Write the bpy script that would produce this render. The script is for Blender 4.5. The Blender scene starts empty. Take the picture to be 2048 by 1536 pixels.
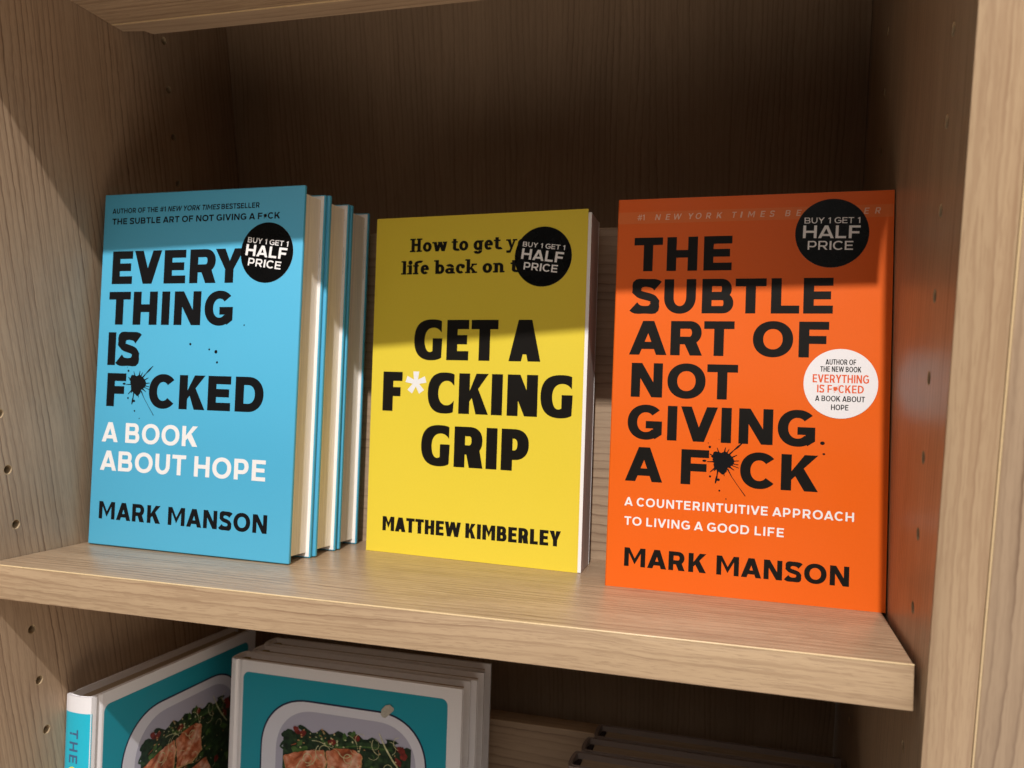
import bpy, bmesh, math, random
from mathutils import Vector, Matrix
from mathutils.geometry import delaunay_2d_cdt

scene = bpy.context.scene
MM = 0.001
# ------------------------------------------------------------------ camera
cam_d = bpy.data.cameras.new("camera")
cam = bpy.data.objects.new("camera", cam_d)
scene.collection.objects.link(cam)
scene.camera = cam
cam_d.sensor_width = 36.0
cam_d.lens = 29.42
cam_d.clip_start = 0.01
cam_d.clip_end = 50
R3 = Matrix(((0.961304, -0.02753, 0.274109), (0.274151, 0.193497, -0.942019), (-0.027105, 0.980715, 0.193557)))
cam.matrix_world = Matrix.Translation(Vector((395.087, -329.654, 174.967)) * MM) @ R3.to_4x4()
cam_d.dof.use_dof = True
cam_d.dof.focus_distance = 0.445
cam_d.dof.aperture_fstop = 13.0

# ------------------------------------------------------------------ world and lamps
world = bpy.data.worlds.new("World")
scene.world = world
world.use_nodes = True
bg = world.node_tree.nodes["Background"]
# room around the shelf: bright ceiling above, pale floor below, dim shop at eye level
wt = world.node_tree
_tc = wt.nodes.new('ShaderNodeTexCoord')
_sp = wt.nodes.new('ShaderNodeSeparateXYZ')
_mr = wt.nodes.new('ShaderNodeMapRange')
_cr = wt.nodes.new('ShaderNodeValToRGB')
wt.links.new(_tc.outputs['Generated'], _sp.inputs[0])
wt.links.new(_sp.outputs['Z'], _mr.inputs[0])
_mr.inputs[1].default_value = -1.0
_mr.inputs[2].default_value = 1.0
wt.links.new(_mr.outputs[0], _cr.inputs[0])
_e = _cr.color_ramp.elements
_e[0].position, _e[0].color = 0.0, (2.0, 1.7, 1.4, 1)
_e[1].position, _e[1].color = 1.0, (1.25, 1.20, 1.13, 1)
for _p, _c in ((0.20, (1.75, 1.48, 1.22, 1)), (0.31, (0.05, 0.042, 0.035, 1)), (0.69, (0.03, 0.026, 0.022, 1)), (0.80, (1.25, 1.20, 1.13, 1))):
    _n = _e.new(_p); _n.color = _c
wt.links.new(_cr.outputs[0], bg.inputs[0])
# surrounding light is graded, stronger from the right than from the left
_mx = wt.nodes.new('ShaderNodeMapRange')
wt.links.new(_sp.outputs['X'], _mx.inputs[0])
_mx.inputs[1].default_value = -1.0
_mx.inputs[2].default_value = 1.0
_mx.inputs[3].default_value = 0.20
_mx.inputs[4].default_value = 1.80
wt.links.new(_mx.outputs[0], bg.inputs[1])

ld = bpy.data.lights.new("ceiling_spot", 'SPOT')
ld.energy = 330
ld.color = (1.0, 0.965, 0.93)
ld.shadow_soft_size = 0.019
ld.spot_size = math.radians(60)
ld.spot_blend = 0.5
lamp = bpy.data.objects.new("ceiling_spot", ld)
scene.collection.objects.link(lamp)
lamp.location = Vector((508, -1290, 2365)) * MM
lamp.rotation_euler = (Vector((230, 60, 120)) * MM - lamp.location).to_track_quat('-Z', 'Y').to_euler()

scene.view_settings.view_transform = 'Standard'
scene.view_settings.look = 'None'
scene.view_settings.exposure = 0.0
scene.view_settings.gamma = 1.0
scene.cycles.use_denoising = True

# ------------------------------------------------------------------ numbers of the place (millimetres)
DL = 0.2146          # backward tilt of the shelves
W, L, PF, YB = 461.8, 459.4, -13.0, 277.6
DECK, T, UPH = 150.6, 18.1, 204.8
SP = 348.0
HUP = 333.77 + T     # shelf frame height of the upper shelf deck top
TOPZ, BOTZ = 760.0, -430.0


def shelf_frame(dz):
    m = Matrix.Rotation(-DL, 4, 'X')
    return Matrix.Translation((0, 0, dz * MM)) @ m


# ------------------------------------------------------------------ helpers
def link(o, parent=None):
    scene.collection.objects.link(o)
    if parent is not None:
        o.parent = parent
    return o


def empty(name, mat, label, cat, group=None):
    o = bpy.data.objects.new(name, None)
    scene.collection.objects.link(o)
    o.empty_display_size = 0.02
    o.matrix_world = mat
    o["label"] = label
    o["category"] = cat
    if group:
        o["group"] = group
    return o


def mesh_obj(name, verts, faces, mats, parent=None, midx=None, smooth=False, bevel=0.0, seg=2):
    me = bpy.data.meshes.new(name)
    me.from_pydata([tuple(c * MM for c in v) for v in verts], [], faces)
    if not isinstance(mats, (list, tuple)):
        mats = [mats]
    for m in mats:
        me.materials.append(m)
    if midx:
        for p, i in zip(me.polygons, midx):
            p.material_index = i
    bm = bmesh.new()
    bm.from_mesh(me)
    if bevel > 0:
        bmesh.ops.remove_doubles(bm, verts=bm.verts, dist=1e-6)
        ed = [e for e in bm.edges if len(e.link_faces) == 2 and e.calc_face_angle(0) > 0.6]
        bmesh.ops.bevel(bm, geom=ed, offset=bevel * MM, segments=seg, profile=0.5, affect='EDGES', clamp_overlap=True)
    bmesh.ops.recalc_face_normals(bm, faces=bm.faces)
    bm.to_mesh(me)
    bm.free()
    if smooth or bevel > 0:
        for p in me.polygons:
            p.use_smooth = True
        me.set_sharp_from_angle(angle=math.radians(35))
    o = bpy.data.objects.new(name, me)
    return link(o, parent)


def box_data(x0, x1, y0, y1, z0, z1):
    v = [(x0, y0, z0), (x1, y0, z0), (x1, y1, z0), (x0, y1, z0), (x0, y0, z1), (x1, y0, z1), (x1, y1, z1), (x0, y1, z1)]
    f = [(0, 3, 2, 1), (4, 5, 6, 7), (0, 1, 5, 4), (1, 2, 6, 5), (2, 3, 7, 6), (3, 0, 4, 7)]
    return v, f


def box(name, x0, x1, y0, y1, z0, z1, mat, parent=None, bevel=0.0, seg=2):
    v, f = box_data(x0, x1, y0, y1, z0, z1)
    return mesh_obj(name, v, f, mat, parent, bevel=bevel, seg=seg)


def prism_z(name, pts, z0, z1, mat, parent=None, bevel=0.0, smooth=False, seg=2):
    n = len(pts)
    v = [(x, y, z0) for x, y in pts] + [(x, y, z1) for x, y in pts]
    # caps by ear-safe triangulation
    tri = csg([(1, pts)])
    key = {(round(x, 4), round(y, 4)): i for i, (x, y) in enumerate(pts)}
    f = [(i, (i + 1) % n, n + (i + 1) % n, n + i) for i in range(n)]
    vs, fs = tri
    base = len(v)
    ids = []
    for x, y in vs:
        k = (round(x, 4), round(y, 4))
        ids.append(key.get(k, None))
    for t in fs:
        a = [ids[i] for i in t]
        if None in a:
            continue
        f.append(tuple(reversed(a)))
        f.append(tuple(n + i for i in a))
    return mesh_obj(name, v, f, mat, parent, bevel=bevel, smooth=smooth, seg=seg)


def csg(ops):
    """sequential 2D union / difference of simple polygons -> verts, triangles"""
    verts, faces = [], []
    for s, poly in ops:
        b = len(verts)
        q = []
        for p in poly:
            if not q or (abs(p[0] - q[-1][0]) + abs(p[1] - q[-1][1])) > 1e-5:
                q.append(p)
        a = sum(q[i][0] * q[(i + 1) % len(q)][1] - q[(i + 1) % len(q)][0] * q[i][1] for i in range(len(q)))
        if a < 0:
            q = q[::-1]
        verts += [Vector(p) for p in q]
        faces.append(list(range(b, len(verts))))
    vo, eo, fo, ov, oe, of = delaunay_2d_cdt(verts, [], faces, 1, 1e-5)
    out = []
    for f, src in zip(fo, of):
        if src and ops[max(src)][0] > 0:
            out.append(tuple(f))
    used = sorted({i for f in out for i in f})
    mp = {o: i for i, o in enumerate(used)}
    return [(vo[i].x, vo[i].y) for i in used], [tuple(mp[i] for i in f) for f in out]


def flat(name, oplists, mat, parent, y=-0.06, origin=None):
    """flat print in the local x/z plane (facing -y); oplists: list of op lists (one per letter)"""
    V, F = [], []
    for ops in oplists:
        v, f = csg(ops)
        b = len(V)
        V += [(x, y, z) for x, z in v]
        F += [tuple(b + i for i in t) for t in f]
    me = bpy.data.meshes.new(name)
    me.from_pydata([tuple(c * MM for c in v) for v in V], [], F)
    me.materials.append(mat)
    bm = bmesh.new(); bm.from_mesh(me)
    for f in bm.faces:
        if f.normal.y > 0:
            f.normal_flip()
    bm.to_mesh(me); bm.free()
    o = bpy.data.objects.new(name, me)
    return link(o, parent)


# ------------------------------------------------------------------ materials
def nt(name):
    m = bpy.data.materials.new(name)
    m.use_nodes = True
    t = m.node_tree
    return m, t, t.nodes["Principled BSDF"]


def N(t, kind, **kw):
    n = t.nodes.new(kind)
    for k, v in kw.items():
        setattr(n, k, v)
    return n


def ramp(t, src, stops):
    r = N(t, 'ShaderNodeValToRGB')
    el = r.color_ramp.elements
    el[0].position, el[0].color = stops[0][0], stops[0][1]
    el[1].position, el[1].color = stops[-1][0], stops[-1][1]
    for p, c in stops[1:-1]:
        e = el.new(p); e.color = c
    t.links.new(src, r.inputs[0])
    return r.outputs[0]


def g(v):
    return (v, v, v, 1)


def mixc(t, kind, fac, a, b):
    m = N(t, 'ShaderNodeMix', data_type='RGBA', blend_type=kind)
    if isinstance(fac, (int, float)):
        m.inputs[0].default_value = fac
    else:
        t.links.new(fac, m.inputs[0])
    for s, x in ((6, a), (7, b)):
        if isinstance(x, tuple):
            m.inputs[s].default_value = x if len(x) == 4 else (*x, 1)
        else:
            t.links.new(x, m.inputs[s])
    return m.outputs[2]


def wood(name, axis, light, dark, line=0.6, pitch=1.0, rough=0.42, seed=0.0, fine=0.5, edge=False, spec=.45):
    """laminate oak: growth lines that wander along `axis`, broken pores, pale bands"""
    m, t, b = nt(name)
    tc = N(t, 'ShaderNodeTexCoord')
    ax = 'XYZ'.index(axis)

    def scaled(sv_across, sv_along, src=None, off=0.0):
        mp = N(t, 'ShaderNodeMapping')
        s = [sv_across] * 3
        s[ax] = sv_along
        mp.inputs['Scale'].default_value = s
        mp.inputs['Location'].default_value = (seed + off, seed * 1.7 + off, seed * 0.6 - off)
        t.links.new(src if src is not None else tc.outputs['Object'], mp.inputs[0])
        return mp.outputs[0]

    def noise(vec, scale, detail=2.0, rough_=0.5, dist=0.0):
        n = N(t, 'ShaderNodeTexNoise')
        n.inputs['Scale'].default_value = scale
        n.inputs['Detail'].default_value = detail
        n.inputs['Roughness'].default_value = rough_
        n.inputs['Distortion'].default_value = dist
        t.links.new(vec, n.inputs['Vector'])
        return n
    # slow wander of the growth lines
    wnd = noise(scaled(1, 0.22), 14, 2.0)
    sub = N(t, 'ShaderNodeVectorMath', operation='SUBTRACT')
    t.links.new(wnd.outputs['Color'], sub.inputs[0]); sub.inputs[1].default_value = (0.5, 0.5, 0.5)
    mul = N(t, 'ShaderNodeVectorMath', operation='MULTIPLY')
    amp = [0.017] * 3
    amp[ax] = 0.0
    t.links.new(sub.outputs[0], mul.inputs[0]); mul.inputs[1].default_value = amp
    add = N(t, 'ShaderNodeVectorMath', operation='ADD')
    t.links.new(tc.outputs['Object'], add.inputs[0]); t.links.new(mul.outputs[0], add.inputs[1])
    # a little quick wobble so that lines are ragged
    wob = noise(scaled(1, 0.5, off=3.1), 260, 1.0)
    sub2 = N(t, 'ShaderNodeVectorMath', operation='SUBTRACT')
    t.links.new(wob.outputs['Color'], sub2.inputs[0]); sub2.inputs[1].default_value = (0.5, 0.5, 0.5)
    mul2 = N(t, 'ShaderNodeVectorMath', operation='MULTIPLY')
    amp2 = [0.0010] * 3
    amp2[ax] = 0
    t.links.new(sub2.outputs[0], mul2.inputs[0]); mul2.inputs[1].default_value = amp2
    add2 = N(t, 'ShaderNodeVectorMath', operation='ADD')
    t.links.new(add.outputs[0], add2.inputs[0]); t.links.new(mul2.outputs[0], add2.inputs[1])
    warped = add2.outputs[0]
    dt = N(t, 'ShaderNodeVectorMath', operation='DOT_PRODUCT')
    k = [1.0 / (0.0052 / pitch)] * 3
    k[ax] = 0.0
    t.links.new(warped, dt.inputs[0]); dt.inputs[1].default_value = k
    fr = N(t, 'ShaderNodeMath', operation='FRACT'); t.links.new(dt.outputs['Value'], fr.inputs[0])
    saw = ramp(t, fr.outputs[0], [(0.0, g(0.30)), (0.05, g(0.0)), (0.50, g(0.04)), (0.78, g(0.35)), (0.92, g(1)), (0.965, g(0.9)), (1.0, g(0.30))])
    ln = noise(scaled(1, 0.03, warped, 4.4), 120 * pitch, 1.5, 0.45)
    sel = ramp(t, ln.outputs['Fac'], [(0.33, g(0.08)), (0.60, g(1))])
    lmul = N(t, 'ShaderNodeMath', operation='MULTIPLY'); t.links.new(saw, lmul.inputs[0]); t.links.new(sel, lmul.inputs[1])
    lines = lmul.outputs[0]
    ln2 = noise(scaled(1, 0.02, warped, 7.7), 560 * pitch, 1.0, 0.5)
    lines2 = ramp(t, ln2.outputs['Fac'], [(0.36, g(1)), (0.44, g(0.3)), (0.52, g(0))])
    # broken pores along the lines
    po = noise(scaled(1, 0.055, warped, 2.2), 1350, 2.0, 0.6)
    pores = ramp(t, po.outputs['Fac'], [(0.36, g(1)), (0.45, g(0.25)), (0.55, g(0))])
    brk = noise(scaled(1, 0.16, None, 5.0), 95, 2.0)
    brkr = ramp(t, brk.outputs['Fac'], [(0.35, g(0.45)), (0.62, g(1))])
    # broad tone bands
    bd = noise(scaled(1, 0.06, add.outputs[0], 9.0), 46, 3.0, 0.55)
    band = ramp(t, bd.outputs['Fac'], [(0.3, g(0)), (0.7, g(1))])
    col = mixc(t, 'MIX', band, tuple(c * 0.86 for c in light), light)
    mid = tuple(l * 0.45 + d * 0.55 for l, d in zip(light, dark))
    lm = N(t, 'ShaderNodeMath', operation='MULTIPLY'); t.links.new(lines, lm.inputs[0]); t.links.new(brkr, lm.inputs[1])
    lmm = N(t, 'ShaderNodeMath', operation='MULTIPLY'); t.links.new(lm.outputs[0], lmm.inputs[0]); lmm.inputs[1].default_value = line
    col = mixc(t, 'MIX', lmm.outputs[0], col, dark)
    l2 = N(t, 'ShaderNodeMath', operation='MULTIPLY'); t.links.new(lines2, l2.inputs[0]); l2.inputs[1].default_value = 0.5 * fine
    col = mixc(t, 'MIX', l2.outputs[0], col, mid)
    pm = N(t, 'ShaderNodeMath', operation='MULTIPLY'); t.links.new(pores, pm.inputs[0]); pm.inputs[1].default_value = 0.5 * fine
    col = mixc(t, 'MIX', pm.outputs[0], col, mid)
    t.links.new(col, b.inputs['Base Color'])
    b.inputs['Roughness'].default_value = rough
    b.inputs['Specular IOR Level'].default_value = spec
    sm = N(t, 'ShaderNodeMath', operation='ADD'); t.links.new(pm.outputs[0], sm.inputs[0]); t.links.new(lmm.outputs[0], sm.inputs[1])
    bp = N(t, 'ShaderNodeBump')
    bp.invert = True
    bp.inputs['Strength'].default_value = 0.35
    bp.inputs['Distance'].default_value = 0.00025
    t.links.new(sm.outputs[0], bp.inputs['Height'])
    t.links.new(bp.outputs[0], b.inputs['Normal'])
    return m


def print_mat(name, col, rough=0.4, spec=0.5, fib=0.03, coat=0.0, bump=0.0):
    m, t, b = nt(name)
    n = N(t, 'ShaderNodeTexNoise'); n.inputs['Scale'].default_value = 900; n.inputs['Detail'].default_value = 3
    tc = N(t, 'ShaderNodeTexCoord'); t.links.new(tc.outputs['Object'], n.inputs['Vector'])
    f = ramp(t, n.outputs['Fac'], [(0.25, g(1 - fib)), (0.75, g(1 + 0))])
    c = mixc(t, 'MULTIPLY', 1.0, (*col, 1), f)
    t.links.new(c, b.inputs['Base Color'])
    n2 = N(t, 'ShaderNodeTexNoise'); n2.inputs['Scale'].default_value = 22; n2.inputs['Detail'].default_value = 4
    t.links.new(tc.outputs['Object'], n2.inputs['Vector'])
    rr = ramp(t, n2.outputs['Fac'], [(0.3, g(rough - 0.05)), (0.7, g(rough + 0.08))])
    t.links.new(rr, b.inputs['Roughness'])
    b.inputs['Specular IOR Level'].default_value = spec
    b.inputs['Coat Weight'].default_value = coat
    b.inputs['Coat Roughness'].default_value = 0.18
    bp = N(t, 'ShaderNodeBump'); bp.inputs['Strength'].default_value = 0.25; bp.inputs['Distance'].default_value = 0.0002
    t.links.new(n2.outputs['Fac'], bp.inputs['Height']); t.links.new(bp.outputs[0], b.inputs['Normal'])
    if bump:
        n2.inputs['Scale'].default_value = 95; bp.inputs['Distance'].default_value = bump
    return m


def page_mat(name, col, axis='Y', scale=2600, dark=0.8):
    """page edges: fine layers stacked along `axis`, stretched along the others"""
    m, t, b = nt(name)
    tc = N(t, 'ShaderNodeTexCoord')
    mp = N(t, 'ShaderNodeMapping')
    s = [0.02, 0.02, 0.02]; s['XYZ'.index(axis)] = 1.0
    mp.inputs['Scale'].default_value = s
    t.links.new(tc.outputs['Object'], mp.inputs[0])
    n = N(t, 'ShaderNodeTexNoise'); n.inputs['Scale'].default_value = scale; n.inputs['Detail'].default_value = 2
    t.links.new(mp.outputs[0], n.inputs['Vector'])
    n3 = N(t, 'ShaderNodeTexNoise'); n3.inputs['Scale'].default_value = scale * 0.2; n3.inputs['Detail'].default_value = 2
    t.links.new(mp.outputs[0], n3.inputs['Vector'])
    f = ramp(t, n.outputs['Fac'], [(0.3, g(dark)), (0.6, g(1))])
    f3 = ramp(t, n3.outputs['Fac'], [(0.3, g(0.88)), (0.6, g(1))])
    c = mixc(t, 'MULTIPLY', 1.0, (*col, 1), f)
    c = mixc(t, 'MULTIPLY', 1.0, c, f3)
    t.links.new(c, b.inputs['Base Color'])
    b.inputs['Roughness'].default_value = 0.8
    b.inputs['Specular IOR Level'].default_value = 0.2
    bp = N(t, 'ShaderNodeBump'); bp.inputs['Strength'].default_value = 0.3; bp.inputs['Distance'].default_value = 0.0001
    t.links.new(n.outputs['Fac'], bp.inputs['Height']); t.links.new(bp.outputs[0], b.inputs['Normal'])
    return m


LT, DK = (0.44, 0.313, 0.207), (0.11, 0.055, 0.03)
M = {}
M['panel'] = wood('oak_laminate_vertical', 'Z', LT, DK, line=0.9, seed=0.0, pitch=1.2, fine=.8, rough=0.36, spec=.32)
M['back'] = wood('oak_laminate_back', 'Z', LT, DK, line=0.6, seed=4.3, pitch=1.4)
M['deck'] = wood('oak_laminate_deck', 'X', (0.43, 0.300, 0.190), (0.11, 0.055, 0.028), fine=1.3, line=1.0, seed=2.1, rough=0.33, pitch=1.25, spec=.6)
M['board'] = wood('oak_laminate_board', 'X', LT, DK, line=0.75, seed=6.6, pitch=1.0)
M['edge_x'] = wood('oak_edge_band_horizontal', 'X', (0.485, 0.34, 0.21), (0.20, 0.115, 0.065), line=0.75, seed=1.2, fine=1.2, rough=0.36)
M['edge_z'] = wood('oak_edge_band_vertical', 'Z', (0.45, 0.312, 0.19), (0.24, 0.135, 0.075), line=0.75, seed=8.2, fine=1.1, rough=0.4)
M['trim'] = print_mat('pale_edge_trim', (0.66, 0.49, 0.28), 0.28, 0.5, .12)
M['chip'] = print_mat('bare_chipboard', (0.50, 0.37, 0.23), 0.9, 0.1, 0.3)
M['blue'] = print_mat('blue_jacket', (0.088, 0.45, 0.69), 0.42, 0.4)
M['yellow'] = print_mat('yellow_cover', (0.79, 0.615, 0.05), 0.42, 0.3)
M['orange'] = print_mat('orange_cover', (0.80, 0.125, 0.007), 0.42, 0.3)
M['orange_pale'] = print_mat('orange_reflection_band', (0.78, 0.165, 0.03), 0.42, 0.3)  # lighter orange, a reflection put into the cover colour
M['black'] = print_mat('black_ink', (0.007, 0.007, 0.008), 0.5, 0.12)
M['warm_black'] = print_mat('warm_black_ink', (0.009, 0.0075, 0.006), 0.45, 0.15)
M['white'] = print_mat('white_ink', (0.85, 0.83, 0.82), 0.45, 0.4)
M['pale'] = print_mat('pale_orange_ink', (0.84, 0.50, 0.36), 0.45, 0.3)
M['sticker'] = print_mat('black_sticker', (0.004, 0.004, 0.004), 0.26, 0.14, bump=0.0005)
M['sticker_white'] = print_mat('white_sticker', (0.86, 0.83, 0.83), 0.35, 0.5)
M['sticker_text'] = print_mat('sticker_lettering', (0.86, 0.84, 0.83), 0.4, 0.4)
M['orange_ink'] = print_mat('orange_ink', (0.78, 0.12, 0.03), 0.4, 0.4)
M['cream'] = page_mat('cream_pages', (0.90, 0.83, 0.72), dark=0.86)
M['pinkpage'] = page_mat('paperback_pages', (0.72, 0.60, 0.54), dark=0.8)
M['slit'] = print_mat('grey_slit', (0.35, 0.33, 0.31), 0.8, 0.1)
M['paper'] = print_mat('white_paper', (0.86, 0.84, 0.82), 0.7, 0.2)
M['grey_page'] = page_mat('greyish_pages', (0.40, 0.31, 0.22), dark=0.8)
M['cw'] = print_mat('white_case', (0.80, 0.78, 0.80), 0.32, 0.5)
M['teal'] = print_mat('teal_print', (0.012, 0.30, 0.40), 0.34, 0.5)
M['cyan'] = print_mat('cyan_spine', (0.02, 0.46, 0.62), 0.34, 0.5)
M['navy'] = print_mat('navy_ink', (0.012, 0.014, 0.05), 0.34, 0.5)
M['slate'] = print_mat('slate_ink', (0.06, 0.12, 0.24), 0.34, 0.5)
M['yink'] = print_mat('yellow_ink', (0.85, 0.75, 0.08), 0.34, 0.5)
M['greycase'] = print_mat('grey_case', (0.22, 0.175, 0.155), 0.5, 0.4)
M['headband'] = print_mat('dark_headband', (0.03, 0.02, 0.02), 0.7, 0.2)
M['mustard'] = print_mat('mustard_headband', (0.30, 0.22, 0.08), 0.7, 0.2)

# ------------------------------------------------------------------ glyphs (millimetre boxes)


def sell(cx, cy, rx, ry, a, n):
    c, s = math.cos(a), math.sin(a)
    return (cx + rx * math.copysign(abs(c) ** (2 / n), c), cy + ry * math.copysign(abs(s) ** (2 / n), s))


def ringp(cx, cy, rx, ry, s, h, a0, a1, n=2.12, K=36):
    A = [math.radians(a0 + (a1 - a0) * i / K) for i in range(K + 1)]
    return [sell(cx, cy, rx, ry, a, n) for a in A] + [sell(cx, cy, max(rx - s, .01), max(ry - h, .01), a, n) for a in reversed(A)]


def disc(cx, cy, rx, ry, n=2.0, K=48):
    return [sell(cx, cy, rx, ry, 2 * math.pi * i / K, n) for i in range(K)]


def segs(pts, ws):
    """a thick line as overlapping quads (safe where the width exceeds the bend)"""
    n = len(pts)
    LR = []
    for i, p in enumerate(pts):
        a = pts[max(0, i - 1)]; b = pts[min(n - 1, i + 1)]
        dx, dy = b[0] - a[0], b[1] - a[1]
        d = math.hypot(dx, dy) or 1
        w = (ws[i] if isinstance(ws, (list, tuple)) else ws) / 2
        LR.append(((p[0] - dy / d * w, p[1] + dx / d * w), (p[0] + dy / d * w, p[1] - dx / d * w)))
    out = []
    for (a, b), (c, d) in zip(LR, LR[1:]):
        out.append((1, [a, b, d]))
        out.append((1, [a, d, c]))
        out.append((1, [a, b, c]))
        out.append((1, [b, d, c]))
    return out


def rect(x0, y0, x1, y1):
    return [(x0, y0), (x1, y0), (x1, y1), (x0, y1)]


def bez(p0, p1, p2, p3, K=12):
    o = []
    for i in range(K):
        t = i / K
        u = 1 - t
        o.append((u ** 3 * p0[0] + 3 * u * u * t * p1[0] + 3 * u * t * t * p2[0] + t ** 3 * p3[0],
                  u ** 3 * p0[1] + 3 * u * u * t * p1[1] + 3 * u * t * t * p2[1] + t ** 3 * p3[1]))
    return o


def stroke(pts, ws):
    n = len(pts)
    Lp, Rp = [], []
    for i, p in enumerate(pts):
        a = pts[max(0, i - 1)]; b = pts[min(n - 1, i + 1)]
        dx, dy = b[0] - a[0], b[1] - a[1]
        d = math.hypot(dx, dy) or 1
        w = (ws[i] if isinstance(ws, (list, tuple)) else ws) / 2
        Lp.append((p[0] - dy / d * w, p[1] + dx / d * w)); Rp.append((p[0] + dy / d * w, p[1] - dx / d * w))
    return Lp + Rp[::-1]


def bowl(x0, x1, y0, y1, s, h, n=2.1):
    """closed D-shaped bowl: straight part then half superellipse"""
    ry = (y1 - y0) / 2
    rx = min(ry * 1.02, (x1 - x0) * 0.72)
    cx, cy = x1 - rx, (y0 + y1) / 2
    A = [math.radians(-90 + 180 * i / 24) for i in range(25)]
    out = [(x0, y0)] + [sell(cx, cy, rx, ry, a, n) for a in A] + [(x0, y1)]
    inn = [(x0 + s, y0 + h)] + [sell(cx, cy, max(rx - s, .01), max(ry - h, .01), a, n) for a in A] + [(x0 + s, y1 - h)]
    return out, inn


def glyph(ch, W_, H, s, h, hum=False):
    W = W_
    P, Q = 1, -1
    n = 2.3 if hum else 2.12
    ov = 0.012 * H
    if ch == 'I':
        return [(P, rect(0, 0, W, H))]
    if ch in 'EF':
        o = [(P, rect(0, 0, s, H)), (P, rect(0, H - h, W, H)), (P, rect(0, .5 * H - h / 2 + .01 * H, W * .93, .5 * H + h / 2 + .01 * H) if ch == 'E' else rect(0, .38 * H, W * .92, .38 * H + h))]
        if ch == 'E':
            o.append((P, rect(0, 0, W, h)))
        return o
    if ch == 'L':
        return [(P, rect(0, 0, s, H)), (P, rect(0, 0, W, h))]
    if ch == 'T':
        return [(P, rect(0, H - h, W, H)), (P, rect(W / 2 - s / 2, 0, W / 2 + s / 2, H))]
    if ch == 'H':
        return [(P, rect(0, 0, s, H)), (P, rect(W - s, 0, W, H)), (P, rect(0, H / 2 - h / 2, W, H / 2 + h / 2))]
    if ch == 'N':
        t = s * 1.12
        return [(P, rect(0, 0, s * .97, H)), (P, rect(W - s * .97, 0, W, H)), (P, [(0, H), (t, H), (W, 0), (W - t, 0)])]
    if ch == 'M':
        t = s * 1.05
        a = s * .97
        return [(P, rect(0, 0, a, H)), (P, rect(W - a, 0, W, H)),
                (P, [(0, H), (t, H), (W / 2, (.58 if hum else .44) * H), (W / 2, .20 * H if hum else .12 * H), (a * .6, H * .9)]), (P, [(W, H), (W - t, H), (W / 2, (.58 if hum else .44) * H), (W / 2, .20 * H if hum else .12 * H), (W - a * .6, H * .9)]),
                ]
    if ch in 'AV':
        l = s * 1.10
        ap = s * (1.18 if ch == 'A' else 1.12)
        xa = W / 2 - ap / 2
        yap = (W / 2 - l) / xa * H
        o = [(P, [(0, 0), (W, 0), (W / 2 + ap / 2, H), (xa, H)]), (Q, [(l, -.01), (W - l, -.01), (W / 2, yap)])]
        if ch == 'A':
            yb = .17 * H
            xi = lambda y: l + xa * y / H
            o.append((P, [(xi(yb) - .3 * s, yb), (W - xi(yb) + .3 * s, yb), (W - xi(yb + h * .95) + .3 * s, yb + h * .95), (xi(yb + h * .95) - .3 * s, yb + h * .95)]))
            return o
        return [(k, [(x, H - y) for x, y in p]) for k, p in o]
    if ch == 'W':
        l = s * .98
        w2 = W * .54
        def vee(x0, x1):
            ap = s * 1.0
            c = (x0 + x1) / 2
            xa = c - ap / 2 - x0
            y0 = H - (c - x0 - l) / xa * H
            return [(P, [(x0, H), (x1, H), (c + ap / 2, 0), (c - ap / 2, 0)]), (Q, [(x0 + l, H + .01), (x1 - l, H + .01), (c, y0)])]
        a = vee(0, w2); b = vee(W - w2, W)
        # union of two vees: legs as strokes
        def leg(xt, xb, tw):
            return (P, [(xt, H), (xt + tw, H), (xb + tw, 0), (xb, 0)])
        c1 = w2 / 2; c2 = W - w2 / 2
        return [leg(0, c1 - s * .5, l), leg(W / 2 - l * .5, c1 - s * .5, l), leg(W / 2 - l * .5, c2 - s * .5, l), leg(W - l, c2 - s * .5, l)]
    if ch == 'Y':
        t = s * 1.15
        yj = .42 * H
        return [(P, rect(W / 2 - s / 2, 0, W / 2 + s / 2, yj + .02 * H)), (P, [(0, H), (t, H), (W / 2 + s * .02, yj + .22 * H), (W - t, H), (W, H), (W / 2 + s / 2, yj - .02 * H), (W / 2 - s / 2, yj - .02 * H)])]
    if ch == 'K':
        t = s * (1.12 if hum else 1.28)
        yk, yl = .50 * H, .27 * H
        x0 = s * .9
        low = lambda x: yl + (H - yl) * (x - x0) / (W - x0)
        xl, xr = x0 + .16 * (W - x0), x0 + .46 * (W - x0)
        return [(P, rect(0, 0, s, H)), (P, [(x0, yk), (W - t, H), (W, H), (x0, yl)]),
                (P, [(W - t * .98, 0), (xl, low(xl) + .04 * H), (xr, low(xr) + .05 * H), (W + .015 * W, 0)])]
    if ch == 'D':
        a, b = bowl(0, W, 0, H, s, h, n)
        return [(P, a), (Q, b)]
    if ch in 'PR':
        y0 = (.40 if ch == 'R' else .34) * H
        a, b = bowl(0, W * (.97 if ch == 'R' else 1), y0 - h * .35, H, s, h, n)
        o = [(P, a), (Q, b), (P, rect(0, 0, s, H))]
        if ch == 'R':
            t = s * 1.25
            o.append((P, [(W * .40, y0 + h * .1), (W * .40 + t, y0 + h * .3), (W, 0), (W - t, 0)]))
        return o
    if ch == 'B':
        a, b = bowl(0, W, 0, H * .5 + h * .42, s, h * .95, n)
        c, d = bowl(0, W * .94, H * .5 - h * .40, H, s, h * .95, n)
        return [(P, a), (P, c), (Q, b), (Q, d)]
    if ch in 'OQ0':
        return [(P, disc(W / 2, H / 2, W / 2, H / 2 + ov, n)), (Q, disc(W / 2, H / 2, W / 2 - s * 1.02, H / 2 + ov - h, n))]
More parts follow.
